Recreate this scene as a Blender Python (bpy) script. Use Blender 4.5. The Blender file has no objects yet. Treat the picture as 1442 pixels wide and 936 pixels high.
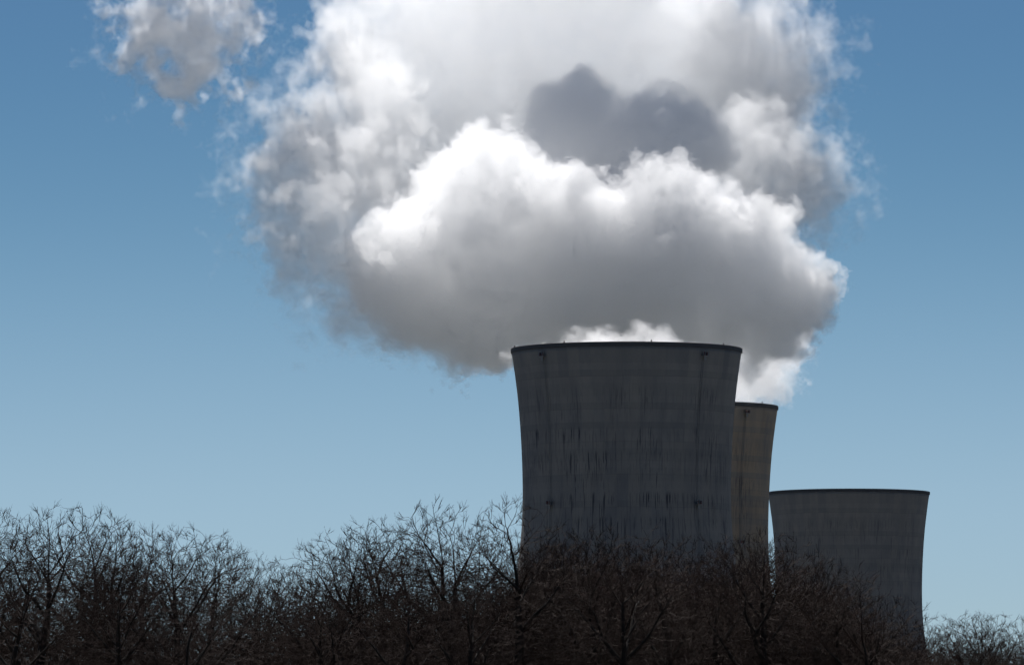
import bpy, math, random, os
import numpy as np
from mathutils import Vector, noise as mnoise

# ------------------------------------------------------------------ camera
scene = bpy.context.scene
R = math.radians
F = 10150.0                # focal length in pixels of the 1442 px wide photograph
CAMZ = 2.0
HORIZON = 1162.0
PITCH = math.atan((HORIZON - 468.0) / F)
cam_d = bpy.data.cameras.new('camera')
cam_d.sensor_width = 36.0
cam_d.lens = 36.0 * F / 1442.0
cam_d.clip_start = 1.0
cam_d.clip_end = 60000.0
cam = bpy.data.objects.new('camera', cam_d)
scene.collection.objects.link(cam)
cam.location = (0, 0, CAMZ)
cam.rotation_euler = (R(90) + PITCH, 0, 0)
scene.camera = cam
cam_d.dof.use_dof = True
cam_d.dof.focus_distance = 1750.0
cam_d.dof.aperture_fstop = 9.0

# ------------------------------------------------------------------ sky and sun
SUN_EL, SUN_AZ = R(62), R(-9)        # azimuth measured from +Y (view direction) towards +X (right)
world = bpy.data.worlds.new('World')
scene.world = world
world.use_nodes = True
wn = world.node_tree
bg = wn.nodes['Background']
sky = wn.nodes.new('ShaderNodeTexSky')
sky.sky_type = 'NISHITA'
sky.sun_disc = False
sky.sun_elevation = SUN_EL
sky.sun_rotation = SUN_AZ
sky.altitude = 1400
sky.air_density = 0.8
sky.dust_density = 0.0
sky.ozone_density = 8.0
# paler air towards the horizon, clearer blue above it
wtc = wn.nodes.new('ShaderNodeTexCoord'); wsep = wn.nodes.new('ShaderNodeSeparateXYZ')
wn.links.new(wtc.outputs['Generated'], wsep.inputs[0])
wr = wn.nodes.new('ShaderNodeValToRGB')
wn.links.new(wsep.outputs[2], wr.inputs[0])
cr = wr.color_ramp; cr.interpolation = 'B_SPLINE'
cr.elements[0].position = 0.0; cr.elements[0].color = (.84, .80, .77, 1)
cr.elements[1].position = 0.45; cr.elements[1].color = (.64, .64, .62, 1)
for p_, c_ in ((.034, (.87, .84, .81)), (.052, (.95, .88, .80)), (.083, (.56, .66, .62)), (.118, (.41, .53, .55))):
    e_ = cr.elements.new(p_); e_.color = (*c_, 1)
tint = wn.nodes.new('ShaderNodeVectorMath'); tint.operation = 'MULTIPLY'
wn.links.new(sky.outputs[0], tint.inputs[0]); wn.links.new(wr.outputs[0], tint.inputs[1])
tint2 = wn.nodes.new('ShaderNodeVectorMath'); tint2.operation = 'SCALE'; tint2.inputs['Scale'].default_value = 1.27
wn.links.new(tint.outputs[0], tint2.inputs[0]); wn.links.new(tint2.outputs[0], bg.inputs[0])
bg.inputs[1].default_value = 0.05
sun_d = bpy.data.lights.new('sun', 'SUN')
sun_d.energy = 5.0
sun_d.angle = R(0.5)
sun_d.color = (1.0, 0.975, 0.95)
sun = bpy.data.objects.new('sun', sun_d)
scene.collection.objects.link(sun)
sdir = Vector((math.sin(SUN_AZ) * math.cos(SUN_EL), math.cos(SUN_AZ) * math.cos(SUN_EL), math.sin(SUN_EL)))
sun.rotation_euler = sdir.to_track_quat('Z', 'Y').to_euler()
sun.location = (0, 0, 300)
scene.view_settings.view_transform = 'Standard'
scene.view_settings.look = 'None'
scene.view_settings.gamma = 1.0
scene.view_settings.use_curve_mapping = False
scene.view_settings.exposure = 0.45
cy = scene.cycles
cy.use_denoising = True
try:
    cy.denoiser = 'OPENIMAGEDENOISE'
    cy.denoising_input_passes = 'RGB_ALBEDO_NORMAL'
except Exception:
    pass
cy.max_bounces = 18
cy.volume_bounces = 16
cy.diffuse_bounces = 2
cy.glossy_bounces = 2
cy.transparent_max_bounces = 16
cy.volume_step_rate = 2.0
cy.volume_max_steps = 512
cy.use_adaptive_sampling = True
cy.adaptive_threshold = 0.04
cy.adaptive_min_samples = 16


def at(px, py, D):
    """world point at forward distance D (along +Y) that the photograph shows at pixel px, py"""
    u = (px - 721.0) / F
    v = (468.0 - py) / F
    c, s = math.cos(PITCH), math.sin(PITCH)
    d = Vector((u, c - v * s, s + v * c))
    d *= D / d.y
    return Vector((d.x, d.y, d.z + CAMZ))


def tag(o, label=None, cat=None, group=None, kind=None):
    if label: o['label'] = label
    if cat: o['category'] = cat
    if group: o['group'] = group
    if kind: o['kind'] = kind
    return o


def link(o, parent=None):
    scene.collection.objects.link(o)
    if parent: o.parent = parent
    return o


# ------------------------------------------------------------------ mesh helpers
class MB:
    def __init__(s): s.v = []; s.f = []; s.n = 0
    def add(s, v, f):
        v = np.asarray(v, float); f = np.asarray(f, int)
        s.v.append(v); s.f.append(f + s.n); s.n += len(v)
    def box(s, c, half, rot=0.0):
        c = np.array(c, float); ca, sa = math.cos(rot), math.sin(rot)
        P = []
        for z in (-1, 1):
            for x, y in ((-1, -1), (1, -1), (1, 1), (-1, 1)):
                a, b = x * half[0], y * half[1]
                P.append((c[0] + a * ca - b * sa, c[1] + a * sa + b * ca, c[2] + z * half[2]))
        s.add(P, [(0, 3, 2, 1), (4, 5, 6, 7), (0, 1, 5, 4), (1, 2, 6, 5), (2, 3, 7, 6), (3, 0, 4, 7)])
    def tube(s, pts, rad, n=8):
        """swept tube of quads"""
        pts = np.asarray(pts, float); m = len(pts)
        rad = np.broadcast_to(np.asarray(rad, float), (m,))
        t = np.gradient(pts, axis=0); t /= np.linalg.norm(t, axis=1)[:, None]
        ref = np.array([0.3, 0.9, 0.2]) if abs(t[0][2]) > 0.8 else np.array([0, 0, 1.0])
        a = np.cross(t, ref); a /= np.linalg.norm(a, axis=1)[:, None]
        b = np.cross(t, a)
        th = np.arange(n) * 2 * math.pi / n
        V = pts[:, None, :] + rad[:, None, None] * (np.cos(th)[None, :, None] * a[:, None, :] + np.sin(th)[None, :, None] * b[:, None, :])
        i = np.arange(m - 1)[:, None] * n; j = np.arange(n)[None, :]; k = (j + 1) % n
        Fq = np.stack([i + j, i + k, i + n + k, i + n + j], -1).reshape(-1, 4)
        s.add(V.reshape(-1, 3), Fq)
    def revolve(s, prof, n=192):
        """prof: closed or open list of (r, z) revolved about the z axis"""
        prof = np.asarray(prof, float); m = len(prof)
        th = np.arange(n) * 2 * math.pi / n
        V = np.stack([prof[:, None, 0] * np.cos(th), prof[:, None, 0] * np.sin(th), np.repeat(prof[:, 1:2], n, 1)], -1)
        i = np.arange(m - 1)[:, None] * n; j = np.arange(n)[None, :]; k = (j + 1) % n
        Fq = np.stack([i + j, i + k, i + n + k, i + n + j], -1).reshape(-1, 4)
        s.add(V.reshape(-1, 3), Fq)
    def mesh(s, name, smooth=False):
        V = np.concatenate(s.v); me = bpy.data.meshes.new(name)
        fs = [f for f in s.f if len(f)]
        sizes = np.concatenate([np.full(len(f), f.shape[1]) for f in fs])
        idx = np.concatenate([f.reshape(-1) for f in fs])
        me.vertices.add(len(V)); me.vertices.foreach_set('co', V.reshape(-1).astype(np.float32))
        me.loops.add(len(idx)); me.loops.foreach_set('vertex_index', idx.astype(np.int32))
        me.polygons.add(len(sizes))
        me.polygons.foreach_set('loop_start', np.concatenate([[0], np.cumsum(sizes)[:-1]]).astype(np.int32))
        me.polygons.foreach_set('loop_total', sizes.astype(np.int32))
        me.polygons.foreach_set('use_smooth', np.full(len(sizes), smooth))
        me.update(calc_edges=True); me.validate()
        return me
    def build(s, name, mat, parent=None, smooth=False):
        me = s.mesh(name, smooth)
        o = bpy.data.objects.new(name, me)
        if mat: me.materials.append(mat)
        return link(o, parent)


# ------------------------------------------------------------------ node helpers
class NT:
    """tiny expression builder, works for shader and geometry node trees"""
    def __init__(s, tree): s.t = tree
    def put(s, sock, v):
        if isinstance(v, bpy.types.NodeSocket): s.t.links.new(v, sock)
        elif v is not None: sock.default_value = v
    def m(s, op, a, b=None, c=None, clamp=False):
        n = s.t.nodes.new('ShaderNodeMath'); n.operation = op; n.use_clamp = clamp
        for i, v in enumerate((a, b, c)): s.put(n.inputs[i], v)
        return n.outputs[0]
    def vm(s, op, a, b=None, out=0, scale=None):
        n = s.t.nodes.new('ShaderNodeVectorMath'); n.operation = op
        s.put(n.inputs[0], a); s.put(n.inputs[1], b)
        if scale is not None: s.put(n.inputs['Scale'], scale)
        return n.outputs[1] if op in ('DISTANCE', 'LENGTH', 'DOT_PRODUCT') else n.outputs[0]
    def noise(s, vec, scale=1.0, detail=2.0, rough=0.5, col=False, dist=0.0):
        n = s.t.nodes.new('ShaderNodeTexNoise'); s.put(n.inputs['Vector'], vec)
        n.inputs['Scale'].default_value = scale; n.inputs['Detail'].default_value = detail
        n.inputs['Roughness'].default_value = rough; n.inputs['Distortion'].default_value = dist
        return n.outputs['Color' if col else 'Fac']
    def voro(s, vec, scale=1.0, detail=0.0, rough=0.5, feature='F1', smooth=0.3):
        n = s.t.nodes.new('ShaderNodeTexVoronoi'); n.feature = feature; s.put(n.inputs['Vector'], vec)
        n.inputs['Scale'].default_value = scale; n.inputs['Detail'].default_value = detail
        n.inputs['Roughness'].default_value = rough
        if feature == 'SMOOTH_F1': n.inputs['Smoothness'].default_value = smooth
        return n.outputs['Distance']
    def ramp(s, x, a, b, lo=0.0, hi=1.0, kind='SMOOTHSTEP'):
        n = s.t.nodes.new('ShaderNodeMapRange'); n.interpolation_type = kind
        s.put(n.inputs['Value'], x)
        s.put(n.inputs['From Min'], a); s.put(n.inputs['From Max'], b)
        s.put(n.inputs['To Min'], lo); s.put(n.inputs['To Max'], hi)
        return n.outputs[0]
    def mix(s, f, a, b):
        n = s.t.nodes.new('ShaderNodeMix'); n.data_type = 'RGBA'
        s.put(n.inputs[0], f); s.put(n.inputs[6], a); s.put(n.inputs[7], b)
        return n.outputs[2]


def rgb(r, g, b): return (r, g, b, 1.0)


def material(name, rough=0.8, spec=0.3):
    m = bpy.data.materials.new(name); m.use_nodes = True
    p = m.node_tree.nodes['Principled BSDF']
    p.inputs['Roughness'].default_value = rough
    p.inputs['Specular IOR Level'].default_value = spec
    return m, NT(m.node_tree), p


# ------------------------------------------------------------------ ground
def ground():
    m, n, p = material('grass_ground', 0.95, 0.1)
    tc = m.node_tree.nodes.new('ShaderNodeTexCoord').outputs['Object']
    f = n.noise(tc, 0.02, 6, 0.6); g = n.noise(tc, 0.9, 4, 0.6)
    c = n.mix(n.ramp(f, 0.35, 0.65), rgb(.078, .08, .076), rgb(.105, .105, .10))
    c = n.mix(n.ramp(g, 0.4, 0.7, 0, .5), c, rgb(.06, .065, .05))
    n.put(p.inputs['Base Color'], c)
    mb = MB()
    N = 60
    xs = np.sign(np.linspace(-1, 1, N)) * np.abs(np.linspace(-1, 1, N)) ** 3 * 30000
    X, Y = np.meshgrid(xs, xs + 1000)
    V = np.stack([X, Y, np.zeros_like(X)], -1).reshape(-1, 3)
    i = np.arange(N - 1)[:, None] * N + np.arange(N - 1)[None, :]
    mb.add(V, np.stack([i, i + 1, i + N + 1, i + N], -1).reshape(-1, 4))
    tag(mb.build('ground', m), kind='structure')
ground()


# ------------------------------------------------------------------ cooling towers
def concrete(name, seed, warm):
    m, n, p = material(name, 0.9, 0.15)
    t = m.node_tree
    geo = t.nodes.new('ShaderNodeTexCoord').outputs['Object']
    sep = t.nodes.new('ShaderNodeSeparateXYZ'); t.links.new(geo, sep.inputs[0])
    x, y, z = sep.outputs
    ang = n.m('ARCTAN2', x, n.m('MULTIPLY', y, -1.0))          # 0 at the side towards -Y
    def cyl(ka, kz, off=0.0):
        c = t.nodes.new('ShaderNodeCombineXYZ')
        n.put(c.inputs[0], n.m('MULTIPLY', ang, ka)); n.put(c.inputs[1], n.m('MULTIPLY', z, kz)); c.inputs[2].default_value = seed * 13.7 + off
        return c.outputs[0]
    # pours: rings about 1.5 m high, each of a slightly different grey
    ring = t.nodes.new('ShaderNodeTexWhiteNoise'); ring.noise_dimensions = '1D'
    n.put(ring.inputs['W'], n.m('FLOOR', n.m('DIVIDE', z, 1.52)))
    ringv = ring.outputs['Value']
    big = t.nodes.new('ShaderNodeTexWhiteNoise'); big.noise_dimensions = '2D'
    cc = t.nodes.new('ShaderNodeCombineXYZ')
    n.put(cc.inputs[0], n.m('FLOOR', n.m('DIVIDE', z, 7.6))); n.put(cc.inputs[1], n.m('FLOOR', n.m('MULTIPLY', ang, 9.0)))
    t.links.new(cc.outputs[0], big.inputs['Vector'])
    patch = n.noise(cyl(5, 0.05), 1.0, 5, 0.6)
    cloudy = n.noise(cyl(9, 0.16, 3.0), 1.0, 6, 0.65)
    base = n.mix(n.ramp(patch, 0.3, 0.7), rgb(.25, .20, .155) if warm else rgb(.182, .174, .172), rgb(.38, .285, .19) if warm else rgb(.245, .230, .216))
    base = n.mix(n.m('MULTIPLY', ringv, 0.55), base, rgb(.145, .143, .145))
    base = n.mix(n.m('MULTIPLY', big.outputs['Value'], 0.32), base, rgb(.30, .27, .23))
    base = n.mix(n.ramp(cloudy, 0.45, 0.75, 0, .4), base, rgb(.14, .14, .15))
    # thin dark joint lines between the lifts
    fr = n.m('FRACT', n.m('DIVIDE', z, 7.6))
    line = n.ramp(n.m('ABSOLUTE', n.m('SUBTRACT', fr, 0.5)), 0.485, 0.495, 0, .2)
    base = n.mix(line, base, rgb(.07, .07, .075))
    # run-off streaks: short dark vertical drips below the lift joints
    tot = None
    for k, (ka, kz, th, wd, off) in enumerate(((58, .11, .55, .06, 0), (96, .16, .585, .06, 5.1), (30, .08, .59, .07, 9.3), (150, .24, .60, .06, 17.))):
        s_ = n.noise(cyl(ka, kz, off), 1.0, 2.5, 0.55)
        cut = n.noise(cyl(ka * .8, .001, off + 31), 1.0, 1, 0.5)
        zz = n.m('ADD', n.m('DIVIDE', z, 15.2), n.m('MULTIPLY', n.m('FLOOR', n.m('MULTIPLY', cut, 6)), .37))
        top = n.ramp(n.m('FRACT', zz), 1.0, 0.90, 0, 1)          # sharp start under a joint
        fade = n.ramp(n.m('FRACT', zz), 0.25, 0.9, 0, 1)
        v = n.m('MULTIPLY', n.ramp(s_, th, th + wd), n.m('MULTIPLY', top, fade))
        tot = v if tot is None else n.m('MAXIMUM', tot, v)
    band = n.ramp(z, 22, 45, 0.3, 1.0); band2 = n.ramp(z, 108, 97, 0.08, 1.0)
    tot = n.m('MULTIPLY', tot, n.m('MULTIPLY', band, band2))
    tot = n.m('MULTIPLY', tot, n.ramp(n.noise(cyl(3, .03, 44), 1, 2), .35, .6, .25, 1))
    base = n.mix(n.m('MULTIPLY', tot, .8), base, rgb(.03, .032, .045))
    n.put(p.inputs['Base Color'], base)
    bump = t.nodes.new('ShaderNodeBump'); bump.inputs['Strength'].default_value = .4; bump.inputs['Distance'].default_value = .05
    n.put(bump.inputs['Height'], n.m('ADD', cloudy, n.m('MULTIPLY', ringv, .5)))
    t.links.new(bump.outputs[0], p.inputs['Normal'])
    return m


K = 1700.0 / F
HT = (at(882, 491.5, 1700).z)
PROF = [(0, 163), (15, 160.6), (30, 158.4), (50, 155.6), (75, 152.7), (120, 149.2), (165, 147.2), (205, 146.4), (250, 147.6), (300, 152.5), (344, 160.5), (400, 173), (500, 198), (612, 228)]
_pz = np.array([HT - a * K for a, b in PROF][::-1]); _pr = np.array([b * K for a, b in PROF][::-1])


def tower_r(z):
    # smooth interpolation of the measured outline
    z = np.asarray(z, float)
    c = np.interp(z, _pz, _pr)
    w = 4.0
    return (np.interp(z - w, _pz, _pr) + 2 * c + np.interp(z + w, _pz, _pr)) / 4 * (z < HT - 5) + c * (z >= HT - 5)


m_dark, n_, p_ = material('dark_rim_paint', .8, .2)
tc_ = m_dark.node_tree.nodes.new('ShaderNodeTexCoord').outputs['Object']
n_.put(p_.inputs['Base Color'], n_.mix(n_.noise(tc_, .4, 4), rgb(.05, .052, .06), rgb(.09, .09, .095)))
m_steel, n_, p_ = material('galvanised_steel', .5, .4)
p_.inputs['Metallic'].default_value = .0
tc_ = m_steel.node_tree.nodes.new('ShaderNodeTexCoord').outputs['Object']
n_.put(p_.inputs['Base Color'], n_.mix(n_.noise(tc_, 2, 4), rgb(.15, .15, .155), rgb(.22, .22, .225)))
m_lens, n_, p_ = material('red_glass_lens', .25, .5)
tc_ = m_lens.node_tree.nodes.new('ShaderNodeTexCoord').outputs['Object']
n_.put(p_.inputs['Base Color'], n_.mix(n_.noise(tc_, 2, 4), rgb(.06, .025, .022), rgb(.09, .035, .03)))


def tower(px, D, label, mat, conduits, cap_lit=False, seed=1):
    base = at(px, 491.5, D)
    e = tag(link(bpy.data.objects.new('cooling_tower', None)), label, 'cooling tower', 'concrete cooling towers of the power station')
    e.location = (base.x, D, 0)
    z0 = _pz[0] 
    zs = np.concatenate([np.linspace(z0, HT - 6, 60), np.linspace(HT - 5.5, HT - 1.0, 6)])
    r = tower_r(zs)
    th = np.interp(zs, [z0, z0 + 25, HT], [.9, .3, .3])
    outer = list(zip(r, zs)); inner = list(zip(r - th, zs))[::-1]
    mb = MB(); mb.revolve(outer + inner + [outer[0]], 256)
    mb.build('shell', mat, e, True)
    # stiffening ring at the mouth: dark painted band that overhangs slightly
    r1 = tower_r(HT - 1.0); r2 = tower_r(HT)
    pr = [(r1 - .9, HT - 1.0), (r1 + .05, HT - .997), (r2 + .08, HT - .9), (r2 + .10, HT - .02), (r2 + .05, HT), (r2 - .85, HT), (r1 - .9, HT - 1.0)]
    mb = MB(); mb.revolve(pr, 256)
    rim = mb.build('rim', m_dark, e, False)
    # vertical cable ducts with beacon platforms
    for phi in conduits:
        A = R(phi) - math.pi / 2
        zz = np.linspace(z0 + 1, HT - 1.6, 60); q = tower_r(zz) + .10
        for da in (-.010, .010):
            mb = MB(); mb.tube(np.stack([q * math.cos(A + da), q * math.sin(A + da), zz], -1), .045, 5)
            c_ = mb.build('cable_duct', m_steel, e)
        for zb in (HT - 2.9, HT - 37.5):
            q = float(tower_r(zb))
            mb = MB()
            mb.box(((q + .5) * math.cos(A), (q + .5) * math.sin(A), zb), (.5, .8, .05), A)
            for s in (-1, 1):
                for d in (.1, .95):
                    cx = (q + d) * math.cos(A) - s * .77 * math.sin(A); cyy = (q + d) * math.sin(A) + s * .77 * math.cos(A)
                    mb.box((cx, cyy, zb + .55), (.04, .04, .55), A)
            mb.box(((q + .97) * math.cos(A), (q + .97) * math.sin(A), zb + 1.1), (.03, .80, .03), A)
            mb.box(((q + .6) * math.cos(A), (q + .6) * math.sin(A), zb - .5), (.06, .3, .5), A)
            pf = mb.build('beacon_platform', m_steel, e)
            mb = MB()
            for s in (-.45, .45):
                lx, ly = (q + .8) * math.cos(A) - s * math.sin(A), (q + .8) * math.sin(A) + s * math.cos(A)
                mb.tube([(lx, ly, zb + .05), (lx, ly, zb + .3), (lx, ly, zb + .8), (lx, ly, zb + .9)], [.28, .28, .24, .05], 10)
            mb.build('beacon', m_lens, pf)
    # lights on top of the rim
    for k in range(8 if conduits else 0):
        A = k * math.pi / 4 + .2
        mb = MB(); q = r2 - .3
        mb.tube([(q * math.cos(A), q * math.sin(A), HT), (q * math.cos(A), q * math.sin(A), HT + .45), (q * math.cos(A), q * math.sin(A), HT + .5)], [.15, .15, .04], 8)
        mb.build('rim_light', m_lens, rim)
    # raking legs and the basin wall
    rb = float(tower_r(z0)); rg = rb + 4.5
    NL = 40
    for k in range(NL):
        a0 = k * 2 * math.pi / NL
        mb = MB()
        for sgn in (-1, 1):
            a1 = a0 + sgn * math.pi / NL
            mb.tube([(rg * math.cos(a0), rg * math.sin(a0), 0), (rb * math.cos(a1) * .997, rb * math.sin(a1) * .997, z0 + .3)], .42, 8)
        mb.build('leg', mat, e, True)
    mb = MB(); mb.revolve([(rg + 2, 0), (rg + 2, 1.4), (rg + 1.5, 1.4), (rg + 1.5, 0)], 128)
    mb.build('basin_wall', mat, e)
    # cooling fill and drift floor inside, what closes the view up through the legs
    mb = MB(); mb.revolve([(0.01, z0 + 1), (rb - 1.2, z0 + 1), (rb - 1.2, z0 + 3), (.01, z0 + 3)], 96)
    mb.build('fill_pack', m_dark, e)
    return e


m_c1 = concrete('stained_concrete', 1, False)
m_c2 = concrete('stained_concrete_tan', 2, True)
m_c3 = concrete('stained_concrete_pale', 3, False)
# lift deck
tower(882.3, 1700, 'nearest and tallest grey concrete cooling tower, streaked dark, steam pouring from its dark rim', m_c1, (-47, 41), seed=1)
tower(952.5, 1700 / .879, 'tan cooling tower half hidden behind the tallest one, steam over its rim', m_c2, (42,), seed=2)
tower(1194.6, 1700 / .699, 'lowest looking cooling tower at the right with an empty mouth and no steam', m_c3, (), seed=3)



# ------------------------------------------------------------------ bare trees
def bark(name, c0, c1, rough=.75):
    m, n, p = material(name, rough, .35)
    tc = m.node_tree.nodes.new('ShaderNodeTexCoord').outputs['Object']
    oi = m.node_tree.nodes.new('ShaderNodeObjectInfo').outputs['Random']
    c = n.mix(n.noise(tc, 1.3, 4, .6), rgb(*c0), rgb(*c1))
    c = n.mix(n.m('MULTIPLY', oi, .5), c, rgb(c1[0] * .75, c1[1] * .72, c1[2] * .7))
    n.put(p.inputs['Base Color'], c); p.inputs['Specular IOR Level'].default_value = .12
    return m
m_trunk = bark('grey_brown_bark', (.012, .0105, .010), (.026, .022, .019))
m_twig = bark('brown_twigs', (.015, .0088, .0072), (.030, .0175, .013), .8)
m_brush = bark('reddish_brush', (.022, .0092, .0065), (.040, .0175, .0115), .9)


def grow(seed, H=20.0, lobes=7, width=5.0, base=.30, clear=.26, npts=2400, stems=1, twigs=4, step=.30, kill=.43, up=.42, lean=0.0):
    """space colonisation: limbs grow towards points scattered through an uneven crown; radii follow the pipe model"""
    rs = np.random.RandomState(seed)
    # crown lobes: ascending ellipsoids, the middle ones highest
    C = []; 
    for i in range(lobes):
        a = i * 2.4 + rs.rand(); q = math.sqrt((i + .3) / lobes)
        rr = width * q * rs.uniform(.55, .85)
        top = H * (1.0 - .20 * q * q * rs.uniform(.5, 1.6)) if i else H
        r = width * rs.uniform(.30, .50)
        hh = H * rs.uniform(.20, .30)
        C.append((rr * math.cos(a) + lean * top, rr * math.sin(a), top - hh, r, hh))
    for i in range(3): C.append((rs.uniform(-.3, .3) * width, rs.uniform(-.3, .3) * width, H * (base + .12 * i), width * .5, H * .16))
    C = np.array(C)
    P = []
    while len(P) < npts:
        c = C[rs.randint(len(C))]; d = rs.randn(3); d /= np.linalg.norm(d); d *= rs.rand() ** .4
        p = c[:3] + d * np.array([c[3], c[3], c[4]])
        if p[2] > H * base * .8: P.append(p)
    A = np.array(P)
    N = [np.array([0, 0, 0.])]; par = [-1]; D = [np.array([0, 0, 1.])]
    for s_ in range(stems):
        az = s_ * 6.28 / stems + rs.rand(); d = np.array([math.cos(az) * (.10 if stems > 1 else .02), math.sin(az) * (.10 if stems > 1 else .02), 1.]); k = 0; p = N[0].copy()
        while p[2] < H * clear * rs.uniform(.85, 1.0):
            d = d + rs.randn(3) * .05; d /= np.linalg.norm(d); p = p + d * step
            N.append(p); par.append(k); D.append(d.copy()); k = len(N) - 1
    # main limbs: each crown lobe is fed by a limb that leaves the nearest thicker one at an acute angle and arches up into it
    order = sorted(range(lobes), key=lambda i: (C[i, 0] - C[i, 2] * lean) ** 2 + C[i, 1] ** 2)
    for i in order:
        goal = C[i, :3] + np.array([0, 0, C[i, 4] * .75])
        M_ = np.array(N); Dm = np.array(D); v = goal - M_; dl = np.linalg.norm(v, axis=1)
        hor = np.hypot(v[:, 0], v[:, 1])
        ok = (M_[:, 2] > H * clear * .8) & (v[:, 2] > hor * 1.15)
        if not ok.any(): ok = M_[:, 2] >= M_[:, 2].max() * .8
        cost = np.where(ok, dl + 2.2 * hor - .25 * M_[:, 2] + rs.rand(len(M_)) * 2.5, 1e9); k = int(cost.argmin())
        p = M_[k].copy(); d = v[k] / dl[k] * .8 + np.array([v[k][0], v[k][1], 0]) / (dl[k] + 1e-9) * .9 + Dm[k] * .25; d /= np.linalg.norm(d)
        for _ in range(int(dl[k] / step * 1.25) + 2):
            g = goal - p; L = np.linalg.norm(g)
            if L < .9 or (g @ d < .3 * L and L < 4): break
            d = d + g / L * (.16 + .5 / L) + rs.randn(3) * .075; d /= np.linalg.norm(d); p = p + d * step
            N.append(p); par.append(k); D.append(d.copy()); k = len(N) - 1
    N = np.array(N); D = np.array(D); par = list(par)
    dist = np.full(len(A), 1e9); near = np.zeros(len(A), int)
    def upd(idx):
        nonlocal dist, near
        for a in range(0, len(idx), 400):
            ii = idx[a:a + 400]
            dd = ((A[:, None] - N[ii][None]) ** 2).sum(2); m = dd.argmin(1); v = dd[np.arange(len(A)), m]
            b = v < dist; dist[b] = v[b]; near[b] = ii[m[b]]
    upd(np.arange(len(N)))
    kids = np.bincount(np.array(par[1:]), minlength=len(N))
    for it in range(150):
        ok = dist < (2.4 + .05 * it) ** 2
        if not ok.any(): break
        v = A[ok] - N[near[ok]]; v /= np.linalg.norm(v, axis=1, keepdims=True) + 1e-9
        G = np.zeros((len(N), 3)); np.add.at(G, near[ok], v)
        act = np.unique(near[ok]); act = act[kids[act] < 3]
        if not len(act): break
        g = G[act]; g /= np.linalg.norm(g, axis=1, keepdims=True) + 1e-9
        g = g + D[act] * .45 + np.array([0, 0, up]) + rs.randn(len(act), 3) * .11
        g /= np.linalg.norm(g, axis=1, keepdims=True)
        nn = N[act] + g * step
        base_i = len(N); N = np.concatenate([N, nn]); np.add.at(kids, act, 1); kids = np.concatenate([kids, np.zeros(len(nn), int)]); D = np.concatenate([D, g]); par += act.tolist()
        upd(np.arange(base_i, len(N)))
        keep = dist > kill ** 2
        A, dist, near = A[keep], dist[keep], near[keep]
        if len(A) < 5 or len(N) > 20000: break
    n = len(N); ch = [[] for _ in range(n)]
    for i in range(1, n): ch[par[i]].append(i)
    R2 = np.zeros(n); E = 2.28
    for i in range(n - 1, -1, -1):
        R2[i] = max(.0105 ** E, R2[i])
        if i: R2[par[i]] += R2[i]
    rad = R2 ** (1 / E); rad = rad * (1 + .5 * np.clip((rad - .02) / .06, 0, 1))
    out = []
    tips = [i for i in range(n) if not ch[i]]
    # chains: follow the thickest child
    stack = [0]; start = {0: None}
    while stack:
        i = stack.pop(); pts = []; rr = []
        if par[i] >= 0: pts.append(N[par[i]]); rr.append(rad[i])
        k = i
        while True:
            pts.append(N[k]); rr.append(rad[k])
            if not ch[k]: break
            c = sorted(ch[k], key=lambda q: -rad[q]); stack += c[1:]; k = c[0]
        if len(pts) > 1:
            # long chains are cut so each piece can be sorted by thickness
            for a in range(0, len(pts) - 1, 6):
                out.append((np.array(pts[a:a + 7]), np.array(rr[a:a + 7])))
    thin = [i for i in range(n) if rad[i] < .03 and len(ch[i]) == 1 and rs.rand() < .30]
    for src, cnt in ((tips, twigs), (thin, 1)):
        for i in src:
            for _ in range(cnt):
                d = D[i] + rs.randn(3) * .33 + np.array([0, 0, .32]); d /= np.linalg.norm(d)
                L = rs.uniform(.25, .8); p = N[i]; q = [p]
                for s_ in range(3):
                    d = d + rs.randn(3) * .16 + np.array([0, 0, .05]); d /= np.linalg.norm(d); p = p + d * L / 3; q.append(p)
                out.append((np.array(q), np.array([.0105, .009, .0075, .005])))
                if rs.rand() < .6:
                    d2 = d + rs.randn(3) * .5; d2 /= np.linalg.norm(d2); p2 = q[1] + d2 * L * .35
                    out.append((np.array([q[1], p2, p2 + (d2 + [0, 0, .25]) * L * .2]), np.array([.0085, .0075, .005])))
    top = max(b[0][:, 2].max() for b in out); s = H / top
    return [(b[0] * s, b[1]) for b in out]


def tubes(branches, n):
    """all branches with the same point count in one go"""
    V = []; Fq = []; off = 0
    by = {}
    for P, r in branches: by.setdefault(len(P), []).append((P, r))
    for m, L in by.items():
        P = np.stack([a for a, _ in L]); r = np.stack([b for _, b in L])
        t = np.gradient(P, axis=1); t /= np.linalg.norm(t, axis=2, keepdims=True) + 1e-9
        ref = np.where(np.abs(t[:, :1, 2:3]) > .8, np.array([1.0, .2, 0]), np.array([0, .1, 1.0]))
        a = np.cross(t, ref); a /= np.linalg.norm(a, axis=2, keepdims=True) + 1e-9
        b = np.cross(t, a); th = np.arange(n) * 2 * math.pi / n
        W = P[:, :, None] + r[:, :, None, None] * (np.cos(th)[:, None] * a[:, :, None] + np.sin(th)[:, None] * b[:, :, None])
        B_ = len(L); V.append(W.reshape(-1, 3))
        q = np.arange(B_)[:, None, None] * m * n; i = np.arange(m - 1)[None, :, None] * n; j = np.arange(n)[None, None, :]; k = (j + 1) % n
        Fq.append(np.stack([q + i + j, q + i + k, q + i + n + k, q + i + n + j], -1).reshape(-1, 4) + off)
        off += W.size // 3
    return np.concatenate(V), np.concatenate(Fq)


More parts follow.
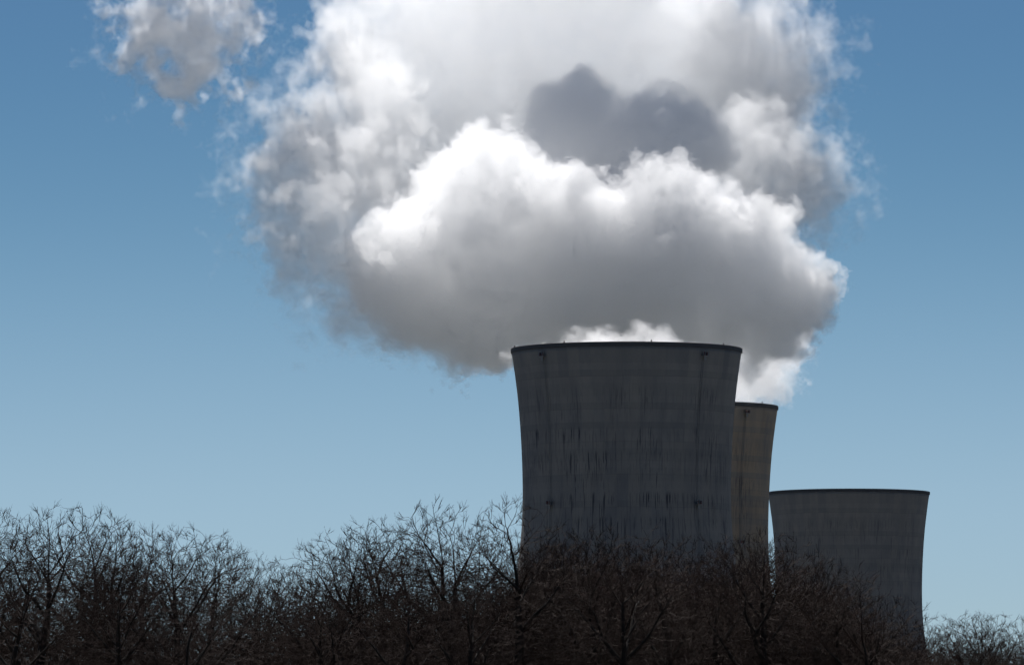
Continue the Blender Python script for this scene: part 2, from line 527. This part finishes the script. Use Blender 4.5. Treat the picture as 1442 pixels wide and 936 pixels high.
KINDS = {
    'vase':   dict(lobes=12, width=5.0, stems=2, clear=.22, npts=13000),
    'broad':  dict(lobes=14, width=6.4, npts=17000, clear=.24),
    'tall':   dict(lobes=8, width=3.8, clear=.34, npts=8000, up=.42),
    'fork':   dict(lobes=10, width=5.6, stems=2, clear=.30, npts=12000),
    'sparse': dict(lobes=8, width=4.6, clear=.34, npts=4500, twigs=3, kill=.6),
}
PROTO = {}
def proto(kind, v):
    if (kind, v) not in PROTO:
        br = grow(hash_(kind) * 17 + v * 101, **KINDS[kind])
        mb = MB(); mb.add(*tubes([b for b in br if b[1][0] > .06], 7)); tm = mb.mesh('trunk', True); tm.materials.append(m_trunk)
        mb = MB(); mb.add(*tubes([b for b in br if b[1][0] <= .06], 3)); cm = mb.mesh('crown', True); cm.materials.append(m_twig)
        w = max(float(np.abs(b[0][:, :2]).max()) for b in br)
        PROTO[kind, v] = (tm, cm, br, w)
    return PROTO[kind, v]
def hash_(s): return sum(ord(c) * (i + 3) for i, c in enumerate(s))


def tree(px, topy, D, kind, v, label, group=None, rot=None, wide=1.0):
    tm, cm, br, w = proto(kind, v)
    top = at(px, topy, D)
    s = top.z / 20.0
    e = tag(link(bpy.data.objects.new('bare_tree', None)), label, 'tree', group)
    e.location = (top.x, D, 0); e.scale = (s * wide, s * wide, s); e.rotation_euler = (0, 0, rot if rot is not None else (px * 12.9898) % 6.28)
    for nm, me in (('trunk', tm), ('crown', cm)): link(bpy.data.objects.new(nm, me), e)
    return e
G1, G2, G3 = 'bare winter trees of the wood in front of the towers', 'bare winter trees at the left', 'distant bare trees right of the last tower'
# px, top y, distance, kind, variant, label
TREES = [
    (-18, 716, 415, 'broad', 0, 'bare tree cut by the left frame edge with only its right half showing', G2),
    (60, 706, 405, 'vase', 0, 'tall vase shaped bare tree, highest crown near the left end of the wood', G2),
    (112, 711, 420, 'fork', 0, 'bare tree with a deep fork, crown touching the highest one at the left', G2),
    (158, 735, 410, 'vase', 1, 'bare tree with dense upright twigs between the two left humps of the skyline', G2),
    (206, 738, 425, 'tall', 0, 'slender bare tree standing in the middle of the left group', G2),
    (256, 739, 408, 'broad', 1, 'wide bare tree with a rounded crown, last full height tree before the left gap', G2),
    (312, 757, 415, 'vase', 2, 'bare tree whose crown slopes down into the gap in the skyline', G2),
    (30, 768, 396, 'sparse', 1, 'bare tree with few twigs in front of the left end of the wood', G2),
    (180, 780, 394, 'fork', 2, 'shorter forked bare tree in front of the left group', G2),
    (285, 800, 392, 'sparse', 2, 'low thin bare tree before the left gap', G2),
    (398, 786, 430, 'vase', 3, 'small round bare tree standing alone in the skyline gap', G1),
    (350, 800, 440, 'broad', 2, 'low bare tree at the lowest dip of the skyline', G1),
    (440, 778, 425, 'tall', 1, 'bare tree climbing out of the skyline gap to its right', G1),
    (484, 744, 410, 'broad', 3, 'round topped bare tree, first tall one right of the gap', G1),
    (532, 730, 415, 'broad', 0, 'wide dense bare tree midway between the gap and the tallest tower', G1),
    (598, 699, 412, 'tall', 2, 'tall narrow bare tree with a wispy top rising above its neighbours left of the tower', G1),
    (648, 708, 405, 'fork', 1, 'tall bare tree with two arching tops and a clear trunk left of the tower', G1),
    (692, 738, 420, 'sparse', 0, 'thin bare tree in the notch just left of the tallest tower', G1),
    (724, 697, 402, 'tall', 0, 'tall bare tree whose twigs cross the left edge of the tallest tower', G1),
    (572, 790, 390, 'sparse', 1, 'bare tree with a straight dark trunk in front of the wood, left of the tower', G1),
    (668, 800, 388, 'vase', 1, 'short bare tree with pale twigs at the foot of the tall arching one', G1),
    (470, 812, 392, 'fork', 0, 'low forked bare tree in front of the round topped one', G1),
    (775, 738, 412, 'vase', 0, 'bare tree against the left side of the tallest tower', G1),
    (838, 742, 408, 'broad', 2, 'wide bare tree against the middle left of the tallest tower', G1),
    (884, 765, 398, 'fork', 2, 'forked bare tree in front of the middle of the tallest tower', G1),
    (928, 739, 405, 'tall', 1, 'upright bare tree with reddish twigs before the tallest tower', G1),
    (980, 757, 410, 'vase', 3, 'bare tree in front of the right side of the tallest tower', G1),
    (1030, 755, 403, 'sparse', 2, 'thin bare tree where the tallest and the tan tower meet', G1),
    (1066, 748, 399, 'vase', 2, 'bare tree standing before the foot of the tan tower', G1),
    (1112, 756, 408, 'fork', 1, 'leaning bare tree over the gap between the tan and the right tower', G1),
    (1150, 790, 404, 'broad', 1, 'broad bare tree before the left half of the right tower', G1),
    (1196, 796, 398, 'sparse', 0, 'thin branching bare tree against the middle of the right tower', G1),
    (1232, 838, 402, 'broad', 3, 'low wide bare tree near the right tower foot', G1),
    (1276, 866, 408, 'vase', 1, 'low bare tree before the right edge of the right tower', G1),
    (1322, 884, 640, 'tall', 2, 'small far bare tree touching the foot of the right tower', G3),
    (1346, 868, 650, 'vase', 0, 'small far bare tree second from the right tower', G3),
    (1374, 861, 640, 'broad', 1, 'small far bare tree with the highest crown right of the towers', G3),
    (1404, 864, 655, 'fork', 0, 'small far bare tree between the highest far crown and the frame edge', G3),
    (1440, 868, 645, 'vase', 3, 'small far bare tree cut by the right frame edge', G3),
]
for a in TREES:
    px, ty, D, kd, v, lab, grp = a
    tree(px, ty - (9 if 745 < px < 1250 else 5), D, kd, v, lab, grp, wide=1.15 if kd in ('tall', 'sparse') else 1.0)


def woods():
    """the depth of the wood behind the first rows, which reads as one brown mass"""
    rnd = random.Random(5)
    pr = []
    for k, v in (('broad', 1), ('vase', 2), ('tall', 2)):
        br = proto(k, v)[2]
        big = [b for b in br if b[1][0] > .03]; sm = [b for b in br if b[1][0] <= .03]
        rnd.shuffle(sm); sm = sm[:int(len(sm) * .3)]
        pr.append(tubes(big + sm, 3))
    sky_ = [(-60, 850), (0, 845), (120, 850), (260, 860), (340, 880), (400, 870), (470, 840), (560, 820), (700, 800), (760, 760), (900, 756), (1040, 762), (1110, 780), (1180, 815), (1250, 872), (1310, 905), (1330, 925), (1442, 925), (1500, 925)]
    mb = MB()
    n = 0
    for D in (440, 466, 496, 540):
        px = -60 + rnd.uniform(0, 30)
        while px < 1320:
            ty = np.interp(px, *zip(*sky_)) + rnd.uniform(-8, 40)
            t = at(px, ty, D)
            V, Fq = pr[rnd.randrange(3)]
            s = t.z / 20; a = rnd.uniform(0, 6.28); w = s * rnd.uniform(1.0, 1.3)
            M = np.array([[math.cos(a) * w, -math.sin(a) * w, 0], [math.sin(a) * w, math.cos(a) * w, 0], [0, 0, s]])
            mb.add(V @ M.T + np.array([t.x, D + rnd.uniform(-7, 7), 0]), Fq); n += 1
            px += rnd.uniform(34, 58)
    for D in (700, 740):
        px = 1300
        while px < 1500:
            t = at(px, 905 + rnd.uniform(-15, 15), D); V, Fq = pr[rnd.randrange(3)]; s = t.z / 20
            mb.add(V * s + np.array([t.x, D, 0]), Fq); px += rnd.uniform(12, 20); n += 1
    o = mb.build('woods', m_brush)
    tag(o, 'reddish brown tangle of bare branches filling the wood below the towers', 'woods', kind='stuff')
    print('woods trees', n, 'faces', len(o.data.polygons))
woods()
for k, (tm, cm, br, w) in PROTO.items(): print(k, len(br), len(cm.polygons), 'w', round(w, 1))
# ------------------------------------------------------------------ steam
# The plume is grown from puffs: a field (distance to a union of spheres, pushed in and out by cell noise and
# turbulence) whose nested level sets are closed meshes, each filled with evenly dense water vapour.
_rs = np.random.RandomState(7)


def _worley(cells=12, n=120):
    P = _rs.rand(cells, cells, cells, 3)
    g = (np.arange(n) + .5) / n * cells
    ci = np.floor(g).astype(int)
    best = np.full((n, n, n), 9.0, np.float32)
    for dx in (-1, 0, 1):
        for dy in (-1, 0, 1):
            for dz in (-1, 0, 1):
                q = P[((ci + dx) % cells)[:, None, None], ((ci + dy) % cells)[None, :, None], ((ci + dz) % cells)[None, None, :]]
                d = (q[..., 0] + (ci + dx)[:, None, None] - g[:, None, None]) ** 2 + (q[..., 1] + (ci + dy)[None, :, None] - g[None, :, None]) ** 2 + (q[..., 2] + (ci + dz)[None, None, :] - g[None, None, :]) ** 2
                best = np.minimum(best, d.astype(np.float32))
    return np.sqrt(best), cells


def _fbm(n=128, lo=3.0, slope=-3.6):
    k = np.fft.fftfreq(n) * n; kr = np.fft.rfftfreq(n) * n
    kk = np.sqrt(k[:, None, None] ** 2 + k[None, :, None] ** 2 + kr[None, None, :] ** 2)
    amp = np.where(kk >= lo, np.maximum(kk, 1) ** (slope / 2), 0)
    f = np.fft.irfftn(np.fft.rfftn(_rs.randn(n, n, n)) * amp, s=(n, n, n))
    return (f / f.std()).astype(np.float32), lo


def tex3(T, P):
    """trilinear periodic lookup; P in units of the texture's own voxels"""
    n = T.shape[0]; Tf = T.reshape(-1)
    i = np.floor(P); f = (P - i).astype(np.float32); i = i.astype(np.int64) % n; j = (i + 1) % n
    x0, y0, z0 = i[:, 0] * n * n, i[:, 1] * n, i[:, 2]; x1, y1, z1 = j[:, 0] * n * n, j[:, 1] * n, j[:, 2]
    fx, fy, fz = f[:, 0], f[:, 1], f[:, 2]
    a = Tf[x0 + y0 + z0] * (1 - fz) + Tf[x0 + y0 + z1] * fz
    b = Tf[x0 + y1 + z0] * (1 - fz) + Tf[x0 + y1 + z1] * fz
    c = Tf[x1 + y0 + z0] * (1 - fz) + Tf[x1 + y0 + z1] * fz
    d = Tf[x1 + y1 + z0] * (1 - fz) + Tf[x1 + y1 + z1] * fz
    return (a * (1 - fy) + b * fy) * (1 - fx) + (c * (1 - fy) + d * fy) * fx


WOR, WC = _worley()
FB1, FL = _fbm(); FB2, _ = _fbm(); FB3, _ = _fbm()


def worley(P, size): return tex3(WOR, P * (WOR.shape[0] / (WC * size)))
def fbm(P, size, T=FB1): return tex3(T, P * (T.shape[0] / (FL * size)))


def net(S, lo, h):
    """surface nets: the zero level of grid S (negative inside) as quads, outward normals"""
    ins = S < 0
    nx, ny, nz = S.shape
    c = np.zeros((nx - 1, ny - 1, nz - 1), np.int8)
    for a in (0, 1):
        for b in (0, 1):
            for d in (0, 1): c += ins[a:nx - 1 + a, b:ny - 1 + b, d:nz - 1 + d]
    act = (c > 0) & (c < 8)
    idx = np.full(act.shape, -1, np.int64); A = np.argwhere(act); idx[act] = np.arange(len(A))
    acc = np.zeros((len(A), 3)); cnt = np.zeros(len(A))
    cor = [(a, b, d) for a in (0, 1) for b in (0, 1) for d in (0, 1)]
    val = {q: S[A[:, 0] + q[0], A[:, 1] + q[1], A[:, 2] + q[2]] for q in cor}
    for ax in range(3):
        for q in cor:
            if q[ax]: continue
            r = list(q); r[ax] = 1; r = tuple(r)
            v0, v1 = val[q], val[r]; m = (v0 < 0) != (v1 < 0)
            t = np.where(m, v0 / np.where(m, v0 - v1, 1), 0)
            p = np.zeros((len(A), 3)); p[:] = q; p[:, ax] = t
            acc += p * m[:, None]; cnt += m
    V = lo + (A + acc / cnt[:, None]) * h
    Q = []
    for ax in range(3):
        o1, o2 = [(1, 2), (2, 0), (0, 1)][ax]
        s0 = [slice(None)] * 3; s1 = [slice(None)] * 3; s0[ax] = slice(0, -1); s1[ax] = slice(1, None)
        i0, i1 = ins[tuple(s0)], ins[tuple(s1)]
        E = np.argwhere(i0 != i1)
        E = E[(E[:, o1] > 0) & (E[:, o2] > 0) & (E[:, o1] < S.shape[o1] - 1) & (E[:, o2] < S.shape[o2] - 1)]
        fl = i0[E[:, 0], E[:, 1], E[:, 2]]
        def g(d1, d2):
            e = E.copy(); e[:, o1] += d1; e[:, o2] += d2
            return idx[e[:, 0], e[:, 1], e[:, 2]]
        q = np.stack([g(-1, -1), g(0, -1), g(0, 0), g(-1, 0)], 1)
        q[~fl] = q[~fl][:, ::-1]
        Q.append(q)
    return V, np.concatenate(Q)


def vapour(dens, aniso=.3):
    m = bpy.data.materials.new('water_vapour'); m.use_nodes = True
    t = m.node_tree; t.nodes.clear()
    o = t.nodes.new('ShaderNodeOutputMaterial'); v = t.nodes.new('ShaderNodeVolumePrincipled')
    v.inputs['Color'].default_value = (.998, .998, .998, 1); v.inputs['Density'].default_value = dens
    v.inputs['Density Attribute'].default_value = ''
    v.inputs['Anisotropy'].default_value = aniso
    t.links.new(v.outputs[0], o.inputs['Volume'])
    m.cycles.homogeneous_volume = True
    return m


def blob(px, py, r, dd=0.0, sy=1.0, D0=1790.0):
    """puff seen at photo pixel px, py with radius r px, dd metres behind the plume's middle"""
    D = D0 + dd
    p = at(px, py, D)
    return (p.x, p.y, p.z, r * D / F, sy)


def field(L, h):
    b = np.array(L['blobs'], float)
    rad = b[:, 3]; reach = L.get('reach', 9.0)
    lo = (b[:, :3] - rad[:, None]).min(0) - reach; hi = (b[:, :3] + rad[:, None]).max(0) + reach
    if 'zmax' in L: hi[2] = min(hi[2], L['zmax'])
    n = np.ceil((hi - lo) / h).astype(int) + 1
    # coarse union first
    H = 4 * h; nc = np.ceil(n / 4).astype(int) + 2
    ax = [lo[i] + np.arange(nc[i]) * H for i in range(3)]
    G = np.stack(np.meshgrid(*ax, indexing='ij'), -1).reshape(-1, 3)
    def union(P):
        w = L.get('warp', 0)
        if w:
            P = P + w * np.stack([fbm(P, L['wsize'], FB1), fbm(P, L['wsize'], FB2), fbm(P, L['wsize'], FB3)], 1)
        s = np.zeros(len(P)); k = L.get('k', 3.0); mn = np.full(len(P), 1e9)
        ds = []
        for (x, y, z, r, sy) in b:
            q = np.sqrt((P[:, 0] - x) ** 2 + ((P[:, 1] - y) / sy) ** 2 + (P[:, 2] - z) ** 2) - r
            s += np.exp(-np.clip(q, -60, 60) / k)
        return -k * np.log(s + 1e-30), P
    C, _ = union(G); C = C.reshape(nc)
    band = np.abs(C) < reach + 4 * h
    # dilate to fine cells
    bi = np.repeat(np.repeat(np.repeat(band, 4, 0), 4, 1), 4, 2)
    bi |= np.roll(bi, 2, 0) | np.roll(bi, -2, 0); bi |= np.roll(bi, 2, 1) | np.roll(bi, -2, 1); bi |= np.roll(bi, 2, 2) | np.roll(bi, -2, 2)
    S = np.repeat(np.repeat(np.repeat(C, 4, 0), 4, 1), 4, 2)[:n[0], :n[1], :n[2]].astype(np.float32)
    bi = bi[:n[0], :n[1], :n[2]]
    I = np.argwhere(bi)
    out = np.empty(len(I), np.float32)
    for a in range(0, len(I), 1000000):
        P = lo + I[a:a + 1000000] * h
        s, PW = union(P)
        N = PW * .6 + P * .4 + L.get('seed', 0) * 31.7
        w2 = L.get('swirl', 1.2)
        N = N + w2 * np.stack([fbm(N, 5.0, FB2), fbm(N, 5.0, FB3), fbm(N, 5.0, FB1)], 1)
        for size, amp in L.get('billow', ()): s = s + amp * (worley(N + size * 3.3, size) - .50)
        for size, amp in L.get('fbm', ()): s = s + amp * fbm(N + size, size, FB3)
        out[a:a + 1000000] = s
    S[bi] = out
    S[0] = S[-1] = 5; S[:, 0] = S[:, -1] = 5; S[:, :, 0] = S[:, :, -1] = 5
    return S, lo


def steam_object(name, layers, h, label, cat, group=None):
    root = None; nf = 0
    for L in layers:
        hl = max(h, L.get('h', 0)); S, lo = field(L, hl)
        for off, dens in L['shells']:   # nested skins: density adds up inwards
            mb = MB(); mb.add(*net(S + off, lo, hl))
            o = mb.build(name if root is None else 'billow', vapour(dens, L.get('g', .3)), root, True)
            nf += len(o.data.polygons)
            if root is None: root = o
    tag(root, label, cat, group, kind='stuff')
    print(name, 'faces', nf)
    return root


VOX = float(os.environ.get('VOX', .5))
B = blob
front = [B(690, 262, 76, -22), B(635, 315, 78, -20), B(560, 365, 62, -16), B(545, 400, 52, -12), B(610, 400, 100, -8), B(690, 370, 140, -6), B(735, 300, 80, -16),
         B(690, 455, 64, -6), B(640, 440, 66, -4), B(820, 375, 120, -8), B(785, 308, 60, -20), B(840, 315, 52, -22), B(895, 320, 52, -22), B(930, 335, 60, -22), B(880, 395, 100, -6), B(750, 400, 110, -4),
         B(940, 250, 32, -24), B(970, 262, 26, -24), B(985, 312, 56, -22), B(1030, 330, 60, -20), B(985, 380, 100, -6), B(1065, 372, 72, -12), B(1108, 392, 56, -18), B(1124, 418, 46, -16), B(1060, 425, 84, 0), B(1100, 445, 58, 4), B(800, 440, 54, 6), B(900, 440, 56, 10),
         B(770, 475, 40, 4), B(1000, 450, 56, 10), B(720, 490, 30, -8)]
dark = [B(728, -150, 74, 42), B(812, 162, 64, 10), B(800, 205, 74, 14), B(935, 200, 80, 6), B(860, 250, 88, 16), B(985, 212, 56, 6), B(900, 270, 80, 14), B(780, 270, 70, 14),  # first puff lies unseen above the frame, added to shade the grey lobes
        B(800, -145, 90, 40), B(910, -145, 88, 38), B(985, -150, 60, 38), B(860, -230, 100, 56)]  # unseen puffs above the frame, added to block the sun from these lobes
wings = [B(450, 235, 78, 6), B(462, 325, 76, -6), B(535, 240, 78, 20), B(550, 400, 76, -10), B(392, 255, 46, 0), B(630, 460, 52, -14), B(540, 150, 66, 34), B(475, 160, 50, 28), B(555, 330, 70, 6), B(388, 300, 38, -8), B(520, 95, 55, 44),
         B(415, 190, 48, 14), B(425, 365, 48, -14), B(500, 425, 50, -18), B(480, 60, 46, 56), B(585, 470, 34, -18),
         B(1065, 225, 88, 30), B(1112, 258, 68, 26), B(1060, 300, 60, 36), B(1092, 155, 58, 62), B(1148, 245, 44, 22), B(1128, 305, 46, 28), B(1010, 130, 55, 75)]
back = [B(570, 100, 110, 84), B(700, 110, 150, 92), B(860, 80, 150, 94), B(980, 80, 100, 88), B(620, 230, 110, 66), B(1060, 230, 90, 64), B(500, 230, 80, 60), B(760, 220, 130, 78), B(900, 220, 130, 80),
        B(640, 20, 130, 90), B(510, 20, 72, 84), B(970, 0, 80, 86), B(800, -40, 160, 94), B(950, 70, 115, 100), B(985, 45, 70, 70), B(950, 70, 60, 80), B(1060, 120, 80, 86)]
thin = [B(395, 190, 55, 14, 1.2), B(372, 270, 46, 10, 1.2), B(400, 340, 50, 6, 1.2), B(440, 150, 55, 20, 1.2), B(1100, 80, 85, 60, 1.1), B(1060, 40, 80, 70, 1.1), B(1145, 235, 56, 14, 1.2), B(1150, 300, 46, 10, 1.2), B(480, 90, 60, 60, 1.1), B(470, 420, 60, 6, 1.2), B(1050, 110, 90, 88, 1.1)]
loose = [B(262, 62, 54, 60, 1), B(310, 72, 44, 60, 1), B(222, 55, 54, 60, 1), B(250, 75, 44, 60, 1), B(240, 20, 50, 60, 1), B(320, 20, 34, 60, 1), B(200, 20, 40, 60, 1), B(270, 105, 34, 60, 1), B(285, 85, 40, 60, 1)]
loose_thin = [B(215, 60, 65, 60, .5), B(285, 120, 42, 60, .5), B(300, 20, 80, 60, .5), B(225, 10, 70, 60, .5), B(345, 20, 45, 60, .5)]
puffs = [B(905, 468, 20, -86), B(930, 476, 17, -84), B(885, 482, 16, -82), B(952, 482, 14, -84), B(812, 474, 15, -80), B(795, 482, 13, -78), B(838, 481, 13, -82), B(868, 488, 14, -82), B(975, 489, 10, -84), B(850, 515, 50, -78), B(930, 515, 42, -80), B(770, 508, 26, -76), B(728, 503, 15, -88, 1.5), B(718, 508, 11, -92)]
second = [B(1085, 535, 30, 136), B(1105, 515, 34, 134), B(1065, 530, 40, 140), B(1115, 485, 34, 124), B(1050, 500, 60, 130), B(1030, 545, 44, 144), B(1085, 560, 14, 140), B(1000, 560, 60, 144), B(1100, 460, 50, 110)]

steam_object('steam_plume', [
    dict(blobs=front, warp=1.6, wsize=16, k=2.0, billow=((13.5, 9.5), (6.0, 5.2), (2.6, 2.4)), fbm=((2.5, .2),), shells=((0, .13), (2.0, .04)), g=.35),
    dict(blobs=dark, warp=1.2, wsize=16, k=1.4, billow=((15, 4.0), (7, 2.2), (3.0, .8)), fbm=((4.0, .2),), shells=((0, .08), (1.5, .10)), g=.2, seed=3),
    dict(blobs=wings, warp=2.4, wsize=18, k=2.0, billow=((15, 7.0), (6.5, 4.0), (2.8, 2.0)), fbm=((7.0, .4), (2.5, .15)), shells=((0, .034), (1.4, .03)), g=.42, seed=23),
    dict(blobs=back, warp=3.0, wsize=18, k=3.0, billow=((17, 9.0), (7, 5.0), (3.0, 2.2)), fbm=((7.0, .6), (2.5, .2)), shells=((0, .022), (1.4, .03)), g=.45, seed=5, h=.75, zmax=at(721, -250, 1860).z),
    dict(blobs=thin, warp=5.0, wsize=16, k=3.0, billow=((10, 6.0), (4.5, 2.0)), fbm=((9.0, 1.8),), shells=((0, .007), (1.3, .008), (2.6, .010), (4.2, .014)), h=.7, g=.45, seed=8, reach=12),
], VOX, 'huge white and grey steam plume billowing above the tallest tower', 'steam')
steam_object('steam_puff', [
    dict(blobs=puffs, warp=.8, wsize=10, k=.5, billow=((3.6, 2.4), (1.7, 1.3)), fbm=((2.0, .3),), shells=((0, .06), (.8, .12)), seed=11, reach=5),
], VOX * .8, 'small sunlit steam puffs spilling over the rim of the tallest tower', 'steam')
steam_object('steam_plume', [
    dict(blobs=second, warp=1.5, wsize=12, k=1.5, billow=((10, 5.0), (4.5, 3.2), (2.2, 1.6)), fbm=((3.0, .6),), shells=((0, .03), (1.0, .08)), seed=13, reach=7),
], VOX, 'low steam trailing from the tan tower behind the tallest one', 'steam')
steam_object('steam_cloud', [
    dict(blobs=loose, warp=3.5, wsize=16, k=2.0, billow=((10, 6.0), (4, 3.0)), fbm=((9.0, 1.0),), shells=((0, .025), (1.2, .045), (2.4, .045)), g=.45, seed=17, reach=11, zmax=at(721, -15, 1860).z),
    dict(blobs=loose_thin, warp=5.5, wsize=16, k=3.0, billow=((9, 5.0), (4.5, 2.0)), fbm=((9.0, 2.6),), shells=((0, .008), (1.3, .010), (2.6, .012)), h=.65, g=.45, seed=19, reach=12, zmax=at(721, -80, 1860).z),
], VOX, 'small ragged steam cloud drifting alone at the top left', 'steam')
